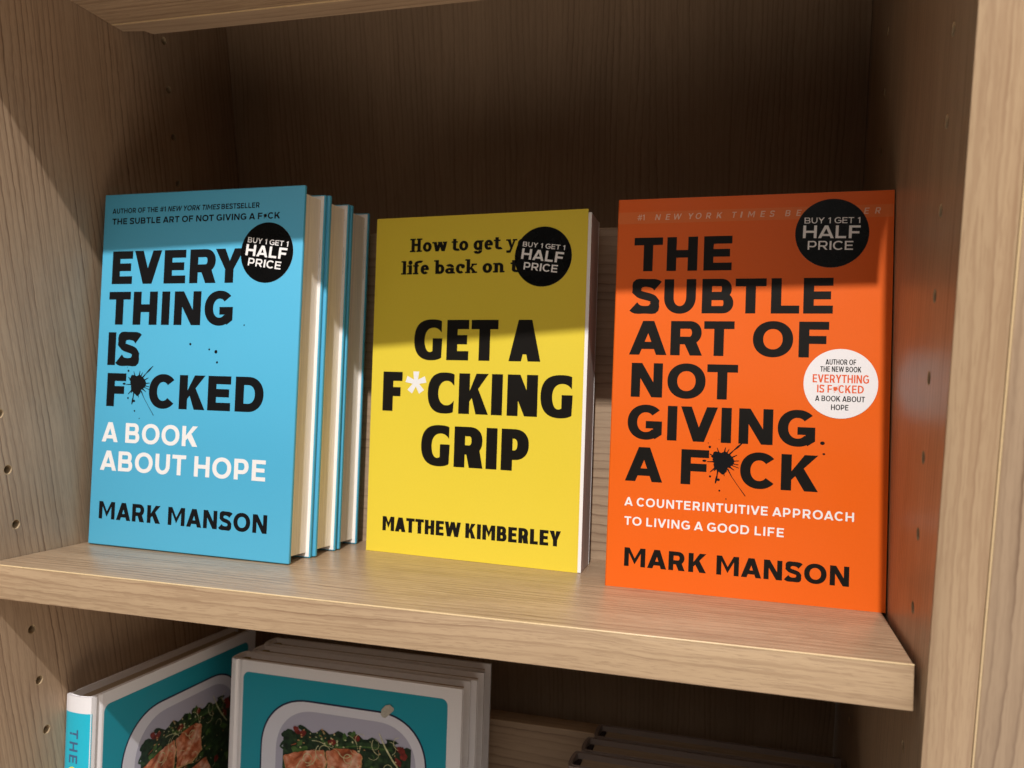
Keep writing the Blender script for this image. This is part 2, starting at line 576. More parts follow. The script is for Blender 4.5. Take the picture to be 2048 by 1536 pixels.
    if ch == 'U':
        ry = min(W / 2 * 1.05, H * .5)
        return [(P, rect(0, ry - ov - .03 * H, s, H)), (P, rect(W - s, ry - ov - .03 * H, W, H)), (P, ringp(W / 2, ry - ov, W / 2, ry, s, h, 180, 360, n))]
    if ch in 'CG':
        ry = H / 2 + ov
        if hum:
            rx = W * .60
            o = [(P, disc(rx, H / 2, rx, ry, 2.3)), (Q, disc(rx + .02 * W, H / 2, rx - s * 1.05, ry - h * .95, 2.2)), (Q, rect(W * .995, -H, W * 2, 2 * H))]
            if ch == 'C':
                o.append((Q, [(rx + .02 * W, H * .735), (W * 2, H * .74), (W * 2, H * .26), (rx + .02 * W, H * .265)]))
                o = [(P, disc(rx, H / 2, rx, ry, 2.3)), (P, ringp(W, H / 2, W * .6, ry, 1, h * 1.05, 90, 100)),]
                top = bez((W, H * .965), (W * .9, H * 1.005), (W * .8, H + ov), (rx, H + ov))
                left = bez((rx, H + ov), (rx * .25, H + ov), (0, H * .78), (0, H / 2))
                left2 = bez((0, H / 2), (0, H * .22), (rx * .25, -ov), (rx, -ov))
                bot = bez((rx, -ov), (W * .8, -ov), (W * .9, -.0 * H), (W, H * .035))
                inn = bez((W, H * .035 + h * 1.25), (W * .9, h * .95), (W * .82, h * .85), (W * .72, h * .85)) + bez((W * .72, h * .85), (s * 1.3, h * .85), (s, H * .32), (s, H / 2)) + bez((s, H / 2), (s, H * .68), (s * 1.3, H - h * .85), (W * .72, H - h * .85)) + bez((W * .72, H - h * .85), (W * .82, H - h * .85), (W * .9, H - h * .95), (W, H * .965 - h * 1.25)) + [(W, H * .965 - h * 1.25)]
                return [(P, top + left + left2 + bot + inn)]
            top = bez((W * .97, H * .97), (W * .88, H * 1.005), (W * .76, H + ov), (rx, H + ov))
            left = bez((rx, H + ov), (rx * .22, H + ov), (0, H * .78), (0, H / 2))
            left2 = bez((0, H / 2), (0, H * .22), (rx * .25, -ov), (rx, -ov))
            bot = bez((rx, -ov), (W * .8, -ov), (W * .92, H * .02), (W, H * .07))
            inn = [(W, H * .54), (W * .66, H * .54), (W * .66, h * .95)] + bez((W * .66, h * .95), (s * 1.25, h * .55), (s, H * .32), (s, H / 2)) + bez((s, H / 2), (s, H * .68), (s * 1.3, H - h * .85), (W * .68, H - h * .85)) + bez((W * .68, H - h * .85), (W * .80, H - h * .85), (W * .88, H - h * 1.0), (W * .97, H * .97 - h * 1.25)) + [(W * .97, H * .97 - h * 1.25)]
            return [(P, top + left + left2 + bot + inn)]
        e0 = 41
        if ch == 'C':
            return [(P, ringp(W * .535, H / 2, W * .535, ry, s * 1.02, h, e0, 360 - e0, n, 48))]
        o = [(P, ringp(W * .53, H / 2, W * .53, ry, s * 1.02, h, 43, 318, n, 48)),
             (P, [(W - s * .93, .13 * H), (W, .15 * H), (W, .535 * H), (W * .53, .535 * H), (W * .53, .535 * H - h * .95), (W - s * .93, .535 * H - h * .95)]),
             (P, [(W * .80, H * .015), (W, .15 * H), (W - s * .93, .30 * H), (W - s * .93, .12 * H), (W * .70, .12 * H)])]
        return o
    if ch == 'S':
        q = s / 2
        pts = bez((W * .93, H * .80), (W * .82, H * .895), (W * .66, H - h / 2), (W * .50, H - h / 2 + ov)) \
            + bez((W * .50, H - h / 2 + ov), (W * .25, H - h / 2 + ov), (q * .95, H * .87), (q * .95, H * .72)) \
            + bez((q * .95, H * .72), (q * .95, H * .565), (W * .30, H * .545), (W * .5, H * .505)) \
            + bez((W * .5, H * .505), (W * .78, H * .45), (W - q, H * .42), (W - q, H * .285)) \
            + bez((W - q, H * .285), (W - q, H * .12), (W * .75, h / 2 - ov), (W * .50, h / 2 - ov)) \
            + bez((W * .50, h / 2 - ov), (W * .30, h / 2 - ov), (W * .17, H * .10), (W * .055, H * .20)) + [(W * .055, H * .20)]
        ws = []
        for i in range(len(pts)):
            a = pts[max(0, i - 1)]; b = pts[min(len(pts) - 1, i + 1)]
            dx, dy = b[0] - a[0], b[1] - a[1]; d = math.hypot(dx, dy) or 1
            ws.append(h * abs(dx) / d + s * abs(dy) / d * .90 if abs(i - 36) > 9 else h * 1.02)
        return segs(pts[::2] + [pts[-1]], ws[::2] + [ws[-1]])
    if ch == '1':
        return [(P, rect(W - s, 0, W, H)), (P, [(0, H * .84), (W - s * .5, H), (W - s * .5, H - h * 1.15), (W * .05, H * .84 - h * .95)])]
    if ch == '#':
        k = s * .75
        return [(P, [(W * .18, 0), (W * .18 + k, 0), (W * .40 + k, H), (W * .40, H)]), (P, [(W * .55, 0), (W * .55 + k, 0), (W * .77 + k, H), (W * .77, H)]),
                (P, rect(0, H * .24, W * .95, H * .24 + h * .75)), (P, rect(W * .06, H * .60, W, H * .60 + h * .75))]
    if ch == '*':      # five-armed printed asterisk
        o = []
        for k in range(5):
            a = math.radians(90 + 72 * k)
            r = min(W, H) / 2 * 1.06
            cx, cy = W / 2, H / 2
            dx, dy = math.cos(a), math.sin(a)
            w0, w1 = s * .20, s * .36
            o.append((P, [(cx - dy * w0, cy + dx * w0), (cx + dx * r - dy * w1, cy + dy * r + dx * w1), (cx + dx * r + dy * w1, cy + dy * r - dx * w1), (cx + dy * w0, cy - dx * w0)]))
        o.append((P, disc(W / 2, H / 2, s * .30, s * .30)))
        return o
    return []


def slab(ch, W, H, s, h):
    """lower-case slab letters; H is the cap height"""
    P, Q = 1, -1
    x = .70 * H
    e = .115 * H   # serif height
    ov = .012 * H
    if ch == 'H':
        o = [(P, rect(.12 * W, 0, .12 * W + s, H)), (P, rect(.88 * W - s, 0, .88 * W, H)), (P, rect(.2 * W, H * .44, .8 * W, H * .44 + h))]
        for a, b in ((0, .46), (.54, 1)):
            o += [(P, rect(a * W, 0, b * W, e)), (P, rect(a * W, H - e, b * W, H))]
        return o
    if ch in 'oc':
        if ch == 'o':
            return [(P, disc(W / 2, x / 2, W / 2, x / 2 + ov)), (Q, disc(W / 2, x / 2, W / 2 - s, x / 2 - h))]
        return [(P, ringp(W * .54, x / 2, W * .54, x / 2 + ov, s, h, 40, 312)), (P, disc(W * .83, x * .74, s * .58, s * .58))]
    if ch == 'e':
        return [(P, ringp(W / 2, x / 2, W / 2, x / 2 + ov, s, h, 0, 318)), (P, rect(s * .5, x * .43, W - .1 * s, x * .43 + h * .8))]
    if ch == 't':
        return [(P, rect(.2 * W, x * .25, .2 * W + s, x * 1.25)), (P, rect(0, x - e, W * .92, x)), (P, ringp(.2 * W + s * 1.45, x * .28, s * 1.45, x * .28 + ov, s, h, 180, 300))]
    if ch == 'l':
        return [(P, rect(W * .3, 0, W * .3 + s, H * 1.03)), (P, rect(0, 0, W, e)), (P, rect(0, H * 1.03 - e, W * .4, H * 1.03))]
    if ch == 'i':
        return [(P, rect(W * .3, 0, W * .3 + s, x)), (P, rect(0, 0, W, e)), (P, rect(0, x - e, W * .4, x)), (P, disc(W * .3 + s / 2, x + .19 * H, s * .62, s * .62))]
    if ch == 'f':
        return [(P, rect(W * .2, 0, W * .2 + s, x * 1.15)), (P, rect(0, 0, W * .8, e)), (P, rect(0, x - e, W * .85, x)), (P, ringp(W * .2 + s * 1.7, x * 1.13, s * 1.7, .24 * H, s, h, 60, 180))]
    if ch == 'b':
        return [(P, rect(W * .10, 0, W * .10 + s, H * 1.03)), (P, rect(-.04 * W, H * 1.03 - e, W * .2, H * 1.03)), (P, disc(W * .56, x / 2, W * .44, x / 2 + ov)), (Q, disc(W * .56, x / 2, W * .44 - s, x / 2 - h)), (P, rect(W * .10, 0, W * .10 + s, x))]
    if ch == 'a':
        return [(P, rect(W * .88 - s, 0, W * .88, x * .6)), (P, rect(W * .7, 0, W, e)), (P, ringp(W * .46, x * .64, W * .42, x * .36 + ov, s, h, 0, 150)), (P, disc(W * .40, x * .29, W * .40, x * .29 + ov)), (Q, disc(W * .42, x * .29, W * .40 - s * .9, x * .29 - h * .8)), (P, rect(W * .88 - s, 0, W * .88, x * .6))]
    if ch == 'k':
        return [(P, rect(W * .12, 0, W * .12 + s, H * 1.03)), (P, rect(0, H * 1.03 - e, W * .2, H * 1.03)), (P, rect(0, 0, W * .44, e)),
                (P, [(W * .3, x * .36), (W * .62, x - .02), (W * .86, x - .02), (W * .3, x * .18)]), (P, rect(W * .52, x - e, W * .98, x)),
                (P, [(W * .42, x * .46), (W * .60, x * .62), (W * .93, e * .5), (W * .68, e * .5)]), (P, rect(W * .56, 0, W * 1.02, e))]
    if ch in 'nr':
        o = [(P, rect(W * .12, 0, W * .12 + s, x)), (P, rect(0, 0, W * .44 if ch == 'n' else W * .6, e)), (P, rect(0, x - e, W * .2, x))]
        if ch == 'n':
            o += [(P, rect(W * .88 - s, 0, W * .88, x * .62)), (P, rect(W * .58, 0, W, e)), (P, ringp(W * .5, x * .60, W * .38, x * .40 + ov, s, h, 0, 180))]
        else:
            o += [(P, ringp(W * .62, x * .60, W * .5, x * .40 + ov, s, h, 70, 180))]
        return o
    if ch == 'w':
        t = s * 1.02
        o = []
        for a, b in ((.06, .22), (.44, .22), (.44, .66), (.82, .66)):
            o.append((P, [(a * W, x), (a * W + t, x), (b * W + t, 0), (b * W, 0)]))
        o += [(P, rect(-.02 * W, x - e, .30 * W, x)), (P, rect(.38 * W, x - e, .62 * W, x)), (P, rect(.74 * W, x - e, 1.03 * W, x))]
        return o
    if ch == 'y':
        return [(P, [(.08 * W, x), (.08 * W + s, x), (.60 * W, 0), (.42 * W, 0)]), (P, [(.72 * W, x), (.90 * W, x), (.42 * W, -.27 * H), (.22 * W, -.27 * H)]),
                (P, rect(-.02 * W, x - e, .42 * W, x)), (P, rect(.6 * W, x - e, 1.02 * W, x)), (P, rect(.02 * W, -.27 * H, .42 * W, -.27 * H + h))]
    if ch == 'g':
        return [(P, disc(W * .44, x / 2, W * .44, x / 2 + ov)), (Q, disc(W * .44, x / 2, W * .44 - s, x / 2 - h)), (P, rect(W * .88 - s, 0, W * .88, x)), (P, rect(W * .8, x - e, W, x)),
                (P, ringp(W * .44, -.02 * H, W * .44, .26 * H, s, h, 195, 360))]
    return []


CW = dict(A=.98, B=.84, C=.90, D=.92, E=.72, F=.70, G=.96, H=.86, K=.88, L=.66, M=1.10, N=.88, O=1.04, P=.78, R=.83, S=.76, T=.78, U=.84, V=.96, W=1.42, Y=.92)
CW.update({'1': .36, '#': .86, '*': .55})
SBL = {'A': .02, 'V': .02, 'W': .02, 'Y': .02, 'T': .04, 'O': .06, 'C': .06, 'G': .06, 'S': .06}
SW = dict(H=1.02, o=.74, w=1.15, t=.56, g=.80, e=.68, y=.82, l=.42, i=.42, f=.56, b=.80, a=.78, c=.66, k=.92, n=.88, r=.70)


def tr(ops, sx=1, sy=1, dx=0, dy=0, shear=0, rot=0, cx=0, cy=0):
    c, s = math.cos(rot), math.sin(rot)
    out = []
    for k, p in ops:
        q = []
        for x, y in p:
            x = x * sx + dx + shear * y * sy
            y = y * sy + dy
            X, Y = x - cx, y - cy
            q.append((cx + X * c - Y * s, cy + X * s + Y * c))
        out.append((k, q))
    return out


SPLAT_T = [  # tips (dx, dy) and base width, for a cap height of 225 units
    (-35, 85, 12), (18, 90, 16), (90, 45, 14), (103, 10, 11), (100, -15, 9), (103, -35, 7), (75, -50, 12), (15, -90, 10), (-75, -70, 16), (-50, -60, 16),
    (-80, 45, 16), (-70, 30, 18), (-60, 15, 20), (40, 80, 12), (-95, -5, 10)]


def splat(x, y, k, drops=True, wx=1.0):
    """ink blot centred on x, y; k = millimetres per unit"""
    rnd = random.Random(5)
    P = 1
    body = []
    for i in range(40):
        a = 2 * math.pi * i / 40
        r = 65 + 9 * math.sin(3 * a + .6) + 6 * math.sin(5 * a + 2) + rnd.uniform(-3, 3)
        body.append((math.cos(a) * r * .98, math.sin(a) * r * 1.05))
    o = [(P, body)]
    for tx, ty, w in SPLAT_T:
        d = math.hypot(tx, ty); ux, uy = tx / d, ty / d
        bx, by = ux * 42, uy * 42
        o.append((P, [(bx - uy * w, by + ux * w), (ux * 64 - uy * w * .32, uy * 64 + ux * w * .32), (tx - uy * 2.2, ty + ux * 2.2), (tx + ux * 3, ty + uy * 3), (tx + uy * 2.2, ty - ux * 2.2), (ux * 64 + uy * w * .32, uy * 64 - ux * w * .32), (bx + uy * w, by - ux * w)]))
    o.append((P, stroke([(40, 45), (70, 75), (95, 98), (128, 128)], [12, 5, 13, 3])))       # upper right tail
    o.append((P, stroke([(35, -45), (60, -90), (100, -145), (150, -210)], [9, 4, 3, 5])))     # long lower right thread
    o.append((P, stroke([(-25, -40), (-30, -85), (-35, -115), (-40, -140)], [14, 7, 14, 7])))  # drip
    o.append((P, disc(-114, 0, 13, 7)))
    o.append((P, disc(-22, -116, 10, 8)))
    if drops:
        for dx, dy, r in ((-82, 90, 8), (-75, -98, 7), (-13, -185, 6), (30, -235, 4), (-25, 140, 2), (-93, 115, 3)):
            o.append((P, disc(dx, dy, r, r, K=14)))
    return tr(o, k * wx, k, x, y)


def line(name, text, x0, x1, y, H, mat, parent, s=.2, h=None, off=-.06, shear=0, sp=.17, space=.34, fam='cap', yend=None, hum=False, wf=1.0, italic=None, label=None):
    """a line of lettering fitted between x0 and x1 on baseline y"""
    h = h or s * .9
    ws, xs = [], []
    pos = 0
    tab = SW if fam == 'slab' else CW
    for i, c in enumerate(text):
        if c == ' ':
            pos += space
            continue
        w = (s * 1.0 if c == 'I' else tab.get(c, .6) * wf)
        if c == '~':
            w = .55
        lb = SBL.get(c, .09 if fam == 'cap' else .03) * sp / .17
        pos += lb
        ws.append((c, pos, w, i)); pos += w + lb + (0 if fam == 'cap' else .0)
    a = ws[0][1]; b = ws[-1][1] + ws[-1][2]
    kx = (x1 - x0) / ((b - a) * H)
    ang = 0
    if yend is not None:
        ang = math.atan2(yend - y, x1 - x0)
    out = []
    for c, p, w, i in ws:
        W = w * H * kx
        X = (p - a) * H * kx
        if c == '~':
            ops = splat(X + W / 2, H * .52, H / 225 * .85, drops=False)
            sh = 0
        else:
            ops = (slab(c, W, H, s * H * min(kx, 1.1), h * H) if fam == 'slab' else glyph(c, W, H, s * H * kx if c == 'I' else s * H * min(max(kx, .9), 1.05), h * H, hum))
            sh = shear if (italic is None or italic[0] <= i < italic[1]) else 0
            ops = tr(ops, dx=X, shear=sh)
        ops = tr(ops, dx=x0, dy=y, rot=ang, cx=x0, cy=y)
        out.append(ops)
    o = flat(name, out, mat, parent, off)
    if label:
        o["label"] = label
    return o


def letters(name, items, y, H, s, h, mat, parent, hum=False, off=-.06):
    out = [tr(glyph(c, b - a, H, s, h, hum), dx=a, dy=y) for c, a, b in items]
    return flat(name, out, mat, parent, off)


def price_sticker(parent, cx, cy, rot, texts):
    """round black label; texts = lettering rows (text, x0, x1, y0, y1, cap)"""
    rnd = random.Random(3)
    o = flat('price_sticker', [[(1, disc(cx, cy, 17.5, 17.5, K=80))]], M['sticker'], parent, -.16)
    v = [(cx + 17.5 * math.cos(2 * math.pi * i / 80), y, cy + 17.5 * math.sin(2 * math.pi * i / 80)) for y in (-.05, -.16) for i in range(80)]
    mesh_obj('sticker_edge', v, [(i, (i + 1) % 80, 80 + (i + 1) % 80, 80 + i) for i in range(80)], M['paper'], o)
    for t, x0, x1, y0, y1, H, s in texts:
        line('sticker_lettering', t, x0, x1, y0, H, M['sticker_text'], o, s=s, h=s * .85, off=-.20, yend=y1, space=.40, sp=.15)
    return o


# ------------------------------------------------------------------ bookcase
case = empty('bookcase', Matrix.Identity(4), 'pale oak laminate bookcase standing behind and around all the books', 'bookcase')
HOLE_R = 2.5


def side_panel(x_in, x_out, rows, parent):
    ops = [(1, [(PF + 1.0, BOTZ), (YB, BOTZ), (YB, TOPZ), (PF + 1.0, TOPZ)])]
    cen = []
    for y, z0 in rows:
        k = int((BOTZ + 30 - z0) // 32) + 1
        while z0 + 32 * k < TOPZ - 20:
            z = z0 + 32 * k
            k += 1
            cen.append((y, z)); ops.append((-1, disc(y, z, HOLE_R, HOLE_R, K=20)))
    v2, f2 = csg(ops)
    V = [(x_in, y, z) for y, z in v2]
    F = [tuple(f) for f in f2]
    b = len(V)
    y0, y1 = PF + 1.0, YB
    V += [(x_in, y0, BOTZ), (x_in, y1, BOTZ), (x_in, y1, TOPZ), (x_in, y0, TOPZ), (x_out, y0, BOTZ), (x_out, y1, BOTZ), (x_out, y1, TOPZ), (x_out, y0, TOPZ)]
    F += [(b + 4, b + 5, b + 6, b + 7), (b, b + 1, b + 5, b + 4), (b + 1, b + 2, b + 6, b + 5), (b + 2, b + 3, b + 7, b + 6), (b + 3, b, b + 4, b + 7)]
    me = bpy.data.meshes.new('side_panel')
    me.from_pydata([tuple(c * MM for c in v) for v in V], [], F)
    me.materials.append(M['panel'])
    p = link(bpy.data.objects.new('side_panel', me), parent)
    d = 12.0 if x_out > x_in else -12.0
    # one shared cup mesh for the shelf pin holes
    K = 20
    cv, cf = [], []
    for i in range(K):
        a = 2 * math.pi * i / K
        c, s = math.cos(a), math.sin(a)
        cv += [(0, c * HOLE_R, s * HOLE_R), (d, c * HOLE_R, s * HOLE_R), (-.04 * d / 12, c * (HOLE_R + .38), s * (HOLE_R + .38))]
    for i in range(K):
        j = (i + 1) % K
        cf.append((3 * i, 3 * j, 3 * j + 1, 3 * i + 1))
        cf.append((3 * i + 2, 3 * j + 2, 3 * j, 3 * i))
    cf.append(tuple(3 * i + 1 for i in range(K)))
    cup = bpy.data.meshes.new('pin_hole')
    cup.from_pydata([tuple(c * MM for c in v) for v in cv], [], cf)
    cup.materials.append(M['chip'])
    for y, z in cen:
        h = link(bpy.data.objects.new('pin_hole', cup), p)
        h.location = (x_in * MM, y * MM, z * MM)
    return p


ZH = 14.0
lp = side_panel(0.0, -19.0, [(22.0, ZH), (193.2, ZH - .4)], case)
rp = side_panel(W, W + 17.2, [(22.4, ZH - .4), (193.2, ZH - .4)], case)
box('edge_band', -19.0, 0.0, PF, PF + 1.0, BOTZ, TOPZ, M['edge_z'], lp, bevel=.45)
box('edge_band', W, W + 17.2, PF, PF + 1.0, BOTZ, TOPZ, M['edge_z'], rp, bevel=.45)
box('back_panel', 0.3, W - .3, YB - 9, YB - .3, BOTZ, TOPZ, M['back'], case)
box('top_panel', 0.3, W - .3, PF + 1.2, YB - 9.3, TOPZ - 20, TOPZ, M['board'], case)
box('bottom_panel', 0.3, W - .3, PF + 1.2, YB - 9.3, BOTZ, BOTZ + 20, M['board'], case)

# the neighbouring bookcase's side, beside the right panel
nb = empty('neighbouring_bookcase', Matrix.Identity(4), 'edge of the next oak bookcase, cut off by the right border of the photo', 'bookcase')
M['panel2'] = wood('oak_laminate_neighbour', 'Z', LT, DK, line=0.7, seed=11.3, pitch=1.1)
box('edge_trim', W + 17.25, W + 18.05, PF - .35, PF + 2, BOTZ, TOPZ, M['trim'], nb, bevel=.25)
npn = box('side_panel', W + 18.0, W + 75, PF - .1, YB, BOTZ, TOPZ, M['panel2'], nb, bevel=.7)


def make_shelf(dz, label, skew=False):
    e = empty('display_shelf', shelf_frame(dz), label, 'shelf', 'tilted display shelves')
    if skew:    # this shelf sits askew: its right end meets the side panel a little way in
        d = prism_z('deck', [(.5, .9), (L, .9), (W - .12, 62), (W - .12, DECK), (.5, DECK)], -T, 0, M['deck'], e)
    else:
        d = box('deck', 0.5, L, .9, DECK, -T, 0, M['deck'], e, bevel=.35)
    eb = box('edge_band', 0.5, L + .2, -.5, .9, -T - .1, .1, M['edge_x'], e, bevel=.55, seg=3)
    box('edge_trim', 0.4, L + .3, -.7, .35, -.6, .22, M['trim'], e, bevel=.38, seg=3)
    box('edge_trim', 0.6, L, DECK - .5, DECK + 1.0, -T - .35, -T + .2, M['trim'], e, bevel=.2)
    # rear board: rises behind the deck; small notch in its lower left corner
    pts = [(.5, DECK + .1), (L, DECK + .1), (L, DECK + 18.2), (17.5, DECK + 18.2), (15.0, DECK + 12), (.5, DECK + 11)]
    bb = prism_z('back_board', [(.5, DECK + .1), (L, DECK + .1), (L, DECK + 17.6), (17.5, DECK + 17.6), (15.0, DECK + 12.2), (.5, DECK + 10.2)], -T, -T + 30, M['board'], e)
    box('back_board', .5, L, DECK + .1, DECK + 17.6, -T + 30.05, UPH - .9, M['board'], e)
    box('edge_band', .5, L, DECK + 0., DECK + 17.7, UPH - .9, UPH, M['edge_x'], e, bevel=.3)
    return e


make_shelf(0, 'middle oak shelf carrying the blue, yellow and orange books')
make_shelf(HUP, 'upper oak shelf seen from below at the top edge of the photo', True)
make_shelf(-SP, 'lower oak shelf behind the cookbooks, only its rear board showing')


def on_shelf(dz, x, y, yaw=0.0, lean=0.0, roll=0.0, t=0.0):
    m = shelf_frame(dz) @ Matrix.Translation((x * MM, y * MM, (0.05 + t * math.sin(max(lean, 0))) * MM)) @ Matrix.Rotation(yaw, 4, 'Z') @ Matrix.Rotation(-lean, 4, 'X')
    return m


# ------------------------------------------------------------------ blue hardbacks
def c_section(w, t, b, r=1.2):
    """case seen from above: spine at x = 0, open at x = w"""
    return [(w, 0), (r, 0), (0, r), (0, t - r), (r, t), (w, t), (w, t - b), (b, t - b), (b, b), (w, b)]


def concave_block(name, x0, x1, y0, y1, z0, z1, mat, parent, dip=1.8):
    K = 10
    right = []
    for i in range(K + 1):
        u = i / K
        y = y0 + (y1 - y0) * u
        right.append((x1 - dip * math.sin(math.pi * u) ** .8, y))
    pts = [(x0, y1), (x0, y0)] + right
    return prism_z(name, pts, z0, z1, mat, parent, smooth=True)


def blue_book(m, label):
    w, h, t, b = 141.6, 215.6, 25.0, 2.6
    e = empty('blue_book', m, label, 'book', 'blue hardbacks standing one behind the other')
    V, F = [], []
    for q in ((0, w, 0, b), (0, w, t - b, t), (0.02, b, b + .02, t - b - .02)):
        v, f = box_data(q[0], q[1], q[2], q[3], 0, h)
        k = len(V); V += v; F += [tuple(k + i for i in p) for p in f]
    cover = mesh_obj('dust_jacket', V, F, M['blue'], e, bevel=.75, seg=3)
    box('endpaper', b + 2, w - .7, t - b - .12, t - b - .02, .8, h - .8, M['paper'], e)
    box('endpaper', b + 2, w - .7, b + .02, b + .12, .8, h - .8, M['paper'], e)
    pb = concave_block('page_block', b + .3, w - 2.7, b + .15, t - b - .15, 3.2, h - 3.2, M['cream'], e, .8)
    # slit and crease in the jacket flap, beside the fore-edge
    box('flap_slit', w - 2.15, w - 2.0, t - b - .2, t - b - .12, h - 44, h - 27, M['slit'], e)
    box('flap_slit', w - 5.2, w - 2.4, t - b - .2, t - b - .12, h - 10.2, h - 9.9, M['slit'], e)
    return e


b1 = blue_book(on_shelf(0, 6.2, 65.7, -.0306, .0166, t=25), 'front blue hardback facing out, with big black title lettering')
K_ = M['black']
line('tagline_text', 'AUTHOR OF THE #1 NEW YORK TIMES BESTSELLER', 6.4, 112.0, 203.6, 3.1, K_, b1, s=.205, h=.185, shear=.2, italic=(17, 31))
line('tagline_text', 'THE SUBTLE ART OF NOT GIVING A F~CK', 6.6, 126.0, 196.8, 3.75, K_, b1, s=.225, h=.20)
ST, SH_ = 5.85, 4.75
letters('title_text', [('E', 8.4, 23.6), ('V', 25.0, 45.0), ('E', 47.0, 62.6), ('R', 65.5, 84.2), ('Y', 83.4, 103.2)], 159.9, 20.2, ST, SH_, K_, b1)
letters('title_text', [('T', 7.2, 23.4), ('H', 25.6, 43.4), ('I', 46.6, 52.4), ('N', 55.7, 74.7), ('G', 77.4, 97.0)], 134.9, 20.2, ST, SH_, K_, b1)
letters('title_text', [('I', 8.1, 13.9), ('S', 15.6, 31.9)], 110.0, 20.2, ST, SH_, K_, b1)
letters('title_text', [('F', 8.8, 23.0), ('C', 40.3, 59.4), ('K', 62.2, 80.3), ('E', 82.4, 98.2), ('D', 101.3, 120.4)], 84.8, 20.3, ST, SH_, K_, b1)
flat('ink_splat', [splat(31.5, 98.8, .088, True, .98)], K_, b1, -.09)
drops = [(68.5, 123.6, .75), (82.0, 120.6, .6), (86.7, 119.3, 1.05), (87.8, 113.1, .7), (105.2, 135.1, .45)]
flat('ink_drops', [[(1, disc(x, y, r, r, K=16))] for x, y, r in drops], K_, b1)
line('subtitle_text', 'A BOOK', 6.8, 76.6, 63.0, 12.0, M['white'], b1, s=.22, h=.19)
line('subtitle_text', 'ABOUT HOPE', 6.5, 123.9, 45.6, 12.0, M['white'], b1, s=.22, h=.19)
line('author_text', 'MARK MANSON', 7.4, 126.5, 16.0, 10.6, K_, b1, s=.25, h=.215)
price_sticker(b1, 118.3, 177.2, 0, [('BUY 1 GET 1', 105.1, 132.4, 183.5, 180.2, 3.05, .19), ('HALF', 103.9, 131.5, 176.0, 172.9, 6.5, .235), ('PRICE', 105.8, 128.0, 170.0, 167.1, 4.5, .205)])
b2 = blue_book(on_shelf(0, 8.6, 91.8, -.034, .0150, t=25), 'middle blue hardback, only its fore-edge showing behind the front one')
b3 = blue_book(on_shelf(0, 10.0, 117.9, -.030, .0105, t=25), 'rearmost blue hardback, its fore-edge showing left of the yellow book')

# ------------------------------------------------------------------ yellow paperback
yb = empty('yellow_book', on_shelf(0, 166.7, 121.0, -.0812, .0014, t=26), 'yellow paperback facing out in the middle of the shelf', 'book')
yw, yh, yt = 137.1, 207.6, 27.0
cv = [(yw, 0), (0, 0), (0, yt), (.35, yt), (.35, .35), (yw, .35)]
prism_z('cover', cv, 0, yh, M['yellow'], yb, bevel=0)
box('back_cover', .4, yw - .55, yt - .42, yt, .1, yh - 2.2, M['paper'], yb)
prism_z('page_block', [(.5, .45), (yw + 1.9, .45), (yw - .7, yt - .5), (.5, yt - .5)], .3, yh - 2.3, M['pinkpage'], yb)
box('flyleaf', 1.0, yw + 2.0, .37, .44, .2, yh - 2.0, M['paper'], yb)
YK = M['warm_black']
line('tagline_text', 'How to get yo', 23.7, 100.7, 186.0, 8.3, YK, yb, fam='slab', s=.27, h=.18, sp=.17, space=.36)
line('tagline_text', 'life back on tr', 18.1, 101.7, 172.2, 8.2, YK, yb, fam='slab', s=.27, h=.18, sp=.17, space=.36)
YS, YH = 7.1, 5.6
letters('title_text', [('G', 28.8, 47.8), ('E', 50.8, 65.3), ('T', 66.9, 84.2), ('A', 91.2, 111.0)], 119.7, 24.4, YS, YH, YK, yb, True)
letters('title_text', [('F', 8.2, 21.6), ('C', 39.2, 56.8), ('K', 59.9, 79.0), ('I', 81.1, 88.1), ('N', 91.1, 110.0), ('G', 111.8, 131.2)], 87.6, 24.3, YS, YH, YK, yb, True)
letters('title_text', [('G', 35.9, 55.1), ('R', 58.0, 76.9), ('I', 78.8, 85.8), ('P', 88.4, 105.6)], 55.5, 24.4, YS, YH, YK, yb, True)
flat('asterisk', [tr(glyph('*', 13.0, 13.0, 5.6, 5.6), dx=24.4, dy=99.0)], M['white'], yb)
line('author_text', 'MATTHEW KIMBERLEY', 11.1, 126.8, 13.4, 8.8, YK, yb, s=.27, h=.21, hum=True, yend=13.9, wf=.80, sp=.10, space=.26)
price_sticker(yb, 110.6, 180.9, 0, [('BUY 1 GET 1', 97.8, 123.9, 187.3, 184.2, 2.8, .19), ('HALF', 97.0, 122.9, 180.0, 176.8, 6.2, .225), ('PRICE', 98.7, 119.6, 173.7, 171.3, 4.4, .20)])

# ------------------------------------------------------------------ orange paperback
ob = empty('orange_book', on_shelf(0, 323.2, 85.7, -.0194, .0327, t=0), 'orange paperback facing out beside the right side panel', 'book')
ow, oh, ot = 137.9, 207.9, 24.0
cv = [(ow, 0), (.6, 0), (0, .6), (0, ot), (ow, ot), (ow, ot - .35), (.5, ot - .35), (.5, .35), (ow, .35)]
prism_z('cover', cv, 0, oh, M['orange'], ob, bevel=0)
box('page_block', .6, ow - .4, .4, ot - .5, .3, oh - .4, M['pinkpage'], ob)
OK_ = M['warm_black']
flat('painted_reflection', [[(1, rect(.4, 194.5, ow - .3, 200.9))]], M['orange_pale'], ob, -.03)  # pale strip painted across the cover in place of a reflection
line('tagline_text', '#1', 10.6, 14.4, 196.4, 3.1, M['pale'], ob, s=.17, h=.15, sp=.1)
line('tagline_text', 'NEW YORK TIMES BESTSELLER', 20.0, 131.4, 196.3, 3.1, M['pale'], ob, s=.17, h=.15, wf=.62, sp=.62, space=.62, shear=.18)
OS, OH = 5.0, 4.05
